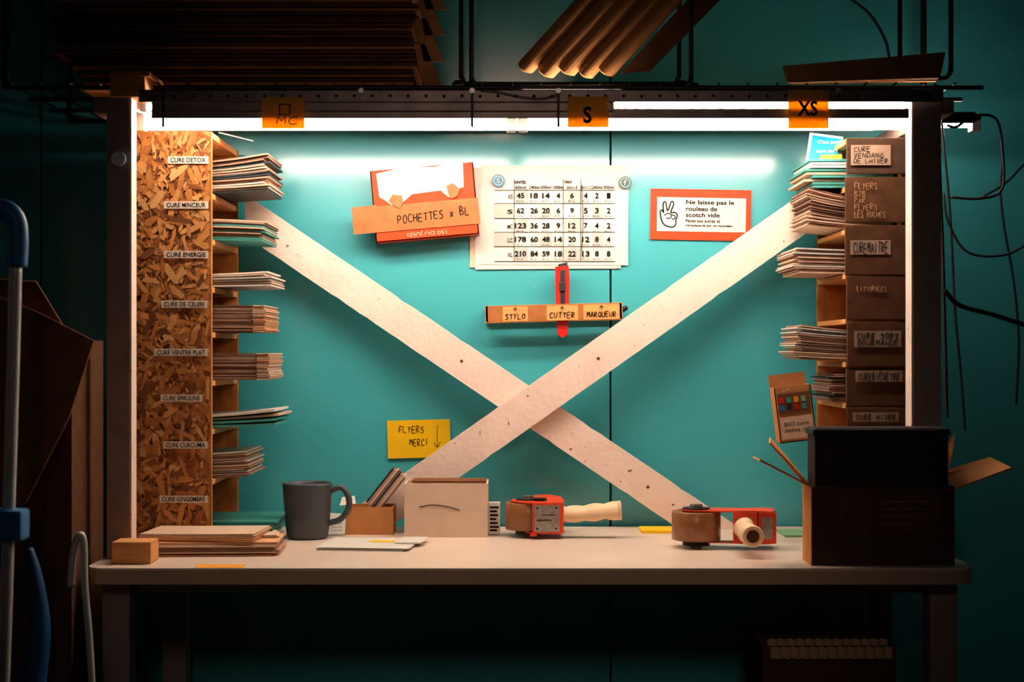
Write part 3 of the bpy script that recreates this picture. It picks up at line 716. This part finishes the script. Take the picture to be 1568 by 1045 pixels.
b.box((x0+.003,y0+.004,z2-.012),(x1-.005,y1-.004,z2-.002),m_blackmetal,.002)
b.done()

# ---------------- cables (right) ----------------
def c(pts,r=.0024,d=2.62,m=m_cable):
    b.tube([W(p[0],p[1],p[2] if len(p)>2 else d) for p in pts],r,m,8,8)
b=B('power_cable')
c([(1432,128),(1437,200),(1440,290),(1444,400),(1447,520),(1450,640)],.003,2.6)
b.done(); b=B('power_cable')
c([(1438,130),(1445,220),(1455,330),(1462,470),(1470,560),(1478,660)],.0022,2.7)
b.done(); b=B('power_cable')
c([(1450,192),(1465,194),(1490,178),(1525,182),(1535,230),(1534,290),(1500,304),(1455,302)],.0026,2.7)
c([(1536,230),(1532,290),(1538,350),(1552,430),(1560,520),(1556,620)],.0022,2.75)
b.done(); b=B('power_cable')
c([(1445,296),(1452,340),(1480,385),(1530,392),(1570,375),(1620,330)],.0022,2.7)
c([(1500,304),(1540,280),(1575,245),(1620,210)],.0022,2.75)
b.done(); b=B('power_cable')
c([(1446,445),(1470,468),(1520,482),(1580,500),(1640,505)],.004,2.5)
b.done(); b=B('power_cable')
c([(1290,-10),(1330,20),(1355,60),(1362,90)],.0028,2.9)
b.done(); b=B('beam_wire')
c([(735,137),(760,140),(800,148),(830,150),(853,145)],.001,2.488)
b.done(); b=B('power_plug')
b.cyl(W(1440,180,2.66),W(1492,180,2.66),.010,m_cable,14); b.cyl(W(1492,180,2.66),W(1502,180,2.66),.008,m_cable,14,.003)
b.done()

# ---------------- left foreground: trolley + cartons ----------------
b=B('hand_truck'); d=2.05
b.tube([W(24,400,d),W(20,560,d),W(14,760,d),W(8,960,d),W(-4,1290,d),W(-16,1760,d)],.0085,m_pole,14)
b.tube([W(-60,318,d),W(-20,318,d),W(10,322,d),W(25,340,d),W(28,370,d),W(26,408,d)],.0135,m_blue,16)
b.box(W(-12,828,d)+Vector((0,-.02,0)),W(40,780,d)+Vector((0,.02,0)),m_blue,.006)
b.tube([W(-90,318,d),W(-110,340,d),W(-112,420,d),W(-116,960,d),W(-130,1760,d)],.0085,m_pole,14)
b.tube([W(-90,318,d),W(-60,318,d)],.0135,m_blue,14)
b.box(W(-112,812,d)+Vector((0,-.006,0)),W(10,796,d)+Vector((0,.006,0)),m_pole,.002)
b.box((X(-150,d),Y(d)-.02,0.003),(X(20,d),Y(d)+.2,.02),m_blue,.004)
b.done()
b=B('bent_steel_tube'); d=2.3
b.tube([W(108,900,d),W(112,850,d),W(120,822,d),W(128,830,d),W(130,900,d),W(138,1000,d),W(150,1250,d),W(160,1600,d),W(176,1788,d)],.0055,m_pole,12)
b.done()
b=B('cardboard_carton'); d=2.35
T=Matrix.Translation((-.815,Y(2.5),0))@Matrix.Rotation(math.radians(6),4,'Z')
w=.11; h=Z(520,d)
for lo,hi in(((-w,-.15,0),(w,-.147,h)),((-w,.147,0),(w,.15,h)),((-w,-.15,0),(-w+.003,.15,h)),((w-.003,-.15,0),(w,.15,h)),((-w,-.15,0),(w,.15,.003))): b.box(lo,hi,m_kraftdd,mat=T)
A=[T@Vector(p) for p in((-w,-.15,h),(w,-.15,h),(w-.05,-.17,h+.09),(-w,-.17,h+.10))]; b.quad(A,.004,m_kraftd)
b.quad([W(0,455,2.30),W(62,480,2.30),W(144,522,2.30),W(106,640,2.30),W(40,770,2.30),W(0,800,2.30)],.004,m_kraftd)
b.done()
b=B('blue_broom'); d=2.3
b.tube([W(48,1050,d),W(60,960,d),W(52,880,d),W(44,840,d)],lambda t:.022*(1-t*.7),m_blued,14) 
b.tube([W(48,1050,d),W(40,1400,d),W(50,1775,d)],.022,m_blued,14)
b.done()
b=B('cardboard_tube'); p=W(-10,244,2.7); b.cyl((p.x-.05,p.y,0),(p.x-.05,p.y,p.z),.04,m_kraft,28); b.lathe([(.04,0),(.042,.0),(.042,-.03),(.04,-.03)],m_kraftd,(p.x-.05,p.y,p.z),28); b.done()

# ---------------- under-table ----------------
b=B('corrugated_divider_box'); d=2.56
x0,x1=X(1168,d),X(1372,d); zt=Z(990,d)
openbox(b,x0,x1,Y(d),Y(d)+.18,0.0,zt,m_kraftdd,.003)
n=26
for k in range(2):
    P=[]
    for i in range(n+1): P.append((x0+.01+(x1-x0-.02)*i/n,Y(d)-.014+k*.03+(.012 if i%2 else 0)))
    z1=zt if k==0 else zt+.008
    vs=[(p[0],p[1],.05 if k else z1-.02) for p in P]+[(p[0],p[1],z1) for p in P]
    b.add(vs,[[i,i+1,n+2+i,n+1+i] for i in range(n)],m_paperw)
b.done()

# ---------------- dim ambient, added front fill spot, camera ----------------
w=bpy.data.worlds.new('dim_room'); bpy.context.scene.world=w; w.use_nodes=True
w.node_tree.nodes['Background'].inputs[0].default_value=(.25,.5,.65,1); w.node_tree.nodes['Background'].inputs[1].default_value=.006
sp=bpy.data.lights.new('front_fill_spot','SPOT'); so=bpy.data.objects.new('front_fill_spot',sp); bpy.context.collection.objects.link(so)  # fill lamp added behind the camera to lighten the front faces
so.location=(0,-3.9,2.3); so.rotation_euler=(Vector((0,-.5,1.14))-Vector(so.location)).to_track_quat('-Z','Y').to_euler()
sp.energy=40; sp.color=(1,.74,.56); sp.spot_size=math.radians(29); sp.spot_blend=1; sp.shadow_soft_size=.2
cam=bpy.data.cameras.new('camera'); co=bpy.data.objects.new('camera',cam); bpy.context.collection.objects.link(co)
co.location=(0,-DW,ZC); co.rotation_euler=(math.radians(90),0,0)
cam.sensor_width=36; cam.lens=36/(1568*K); cam.shift_y=(540-522.5)/1568
cam.dof.use_dof=True; cam.dof.focus_distance=2.88; cam.dof.aperture_fstop=5.6
bpy.context.scene.camera=co
bpy.context.scene.view_settings.view_transform='Standard'
bpy.context.scene.view_settings.look='None'
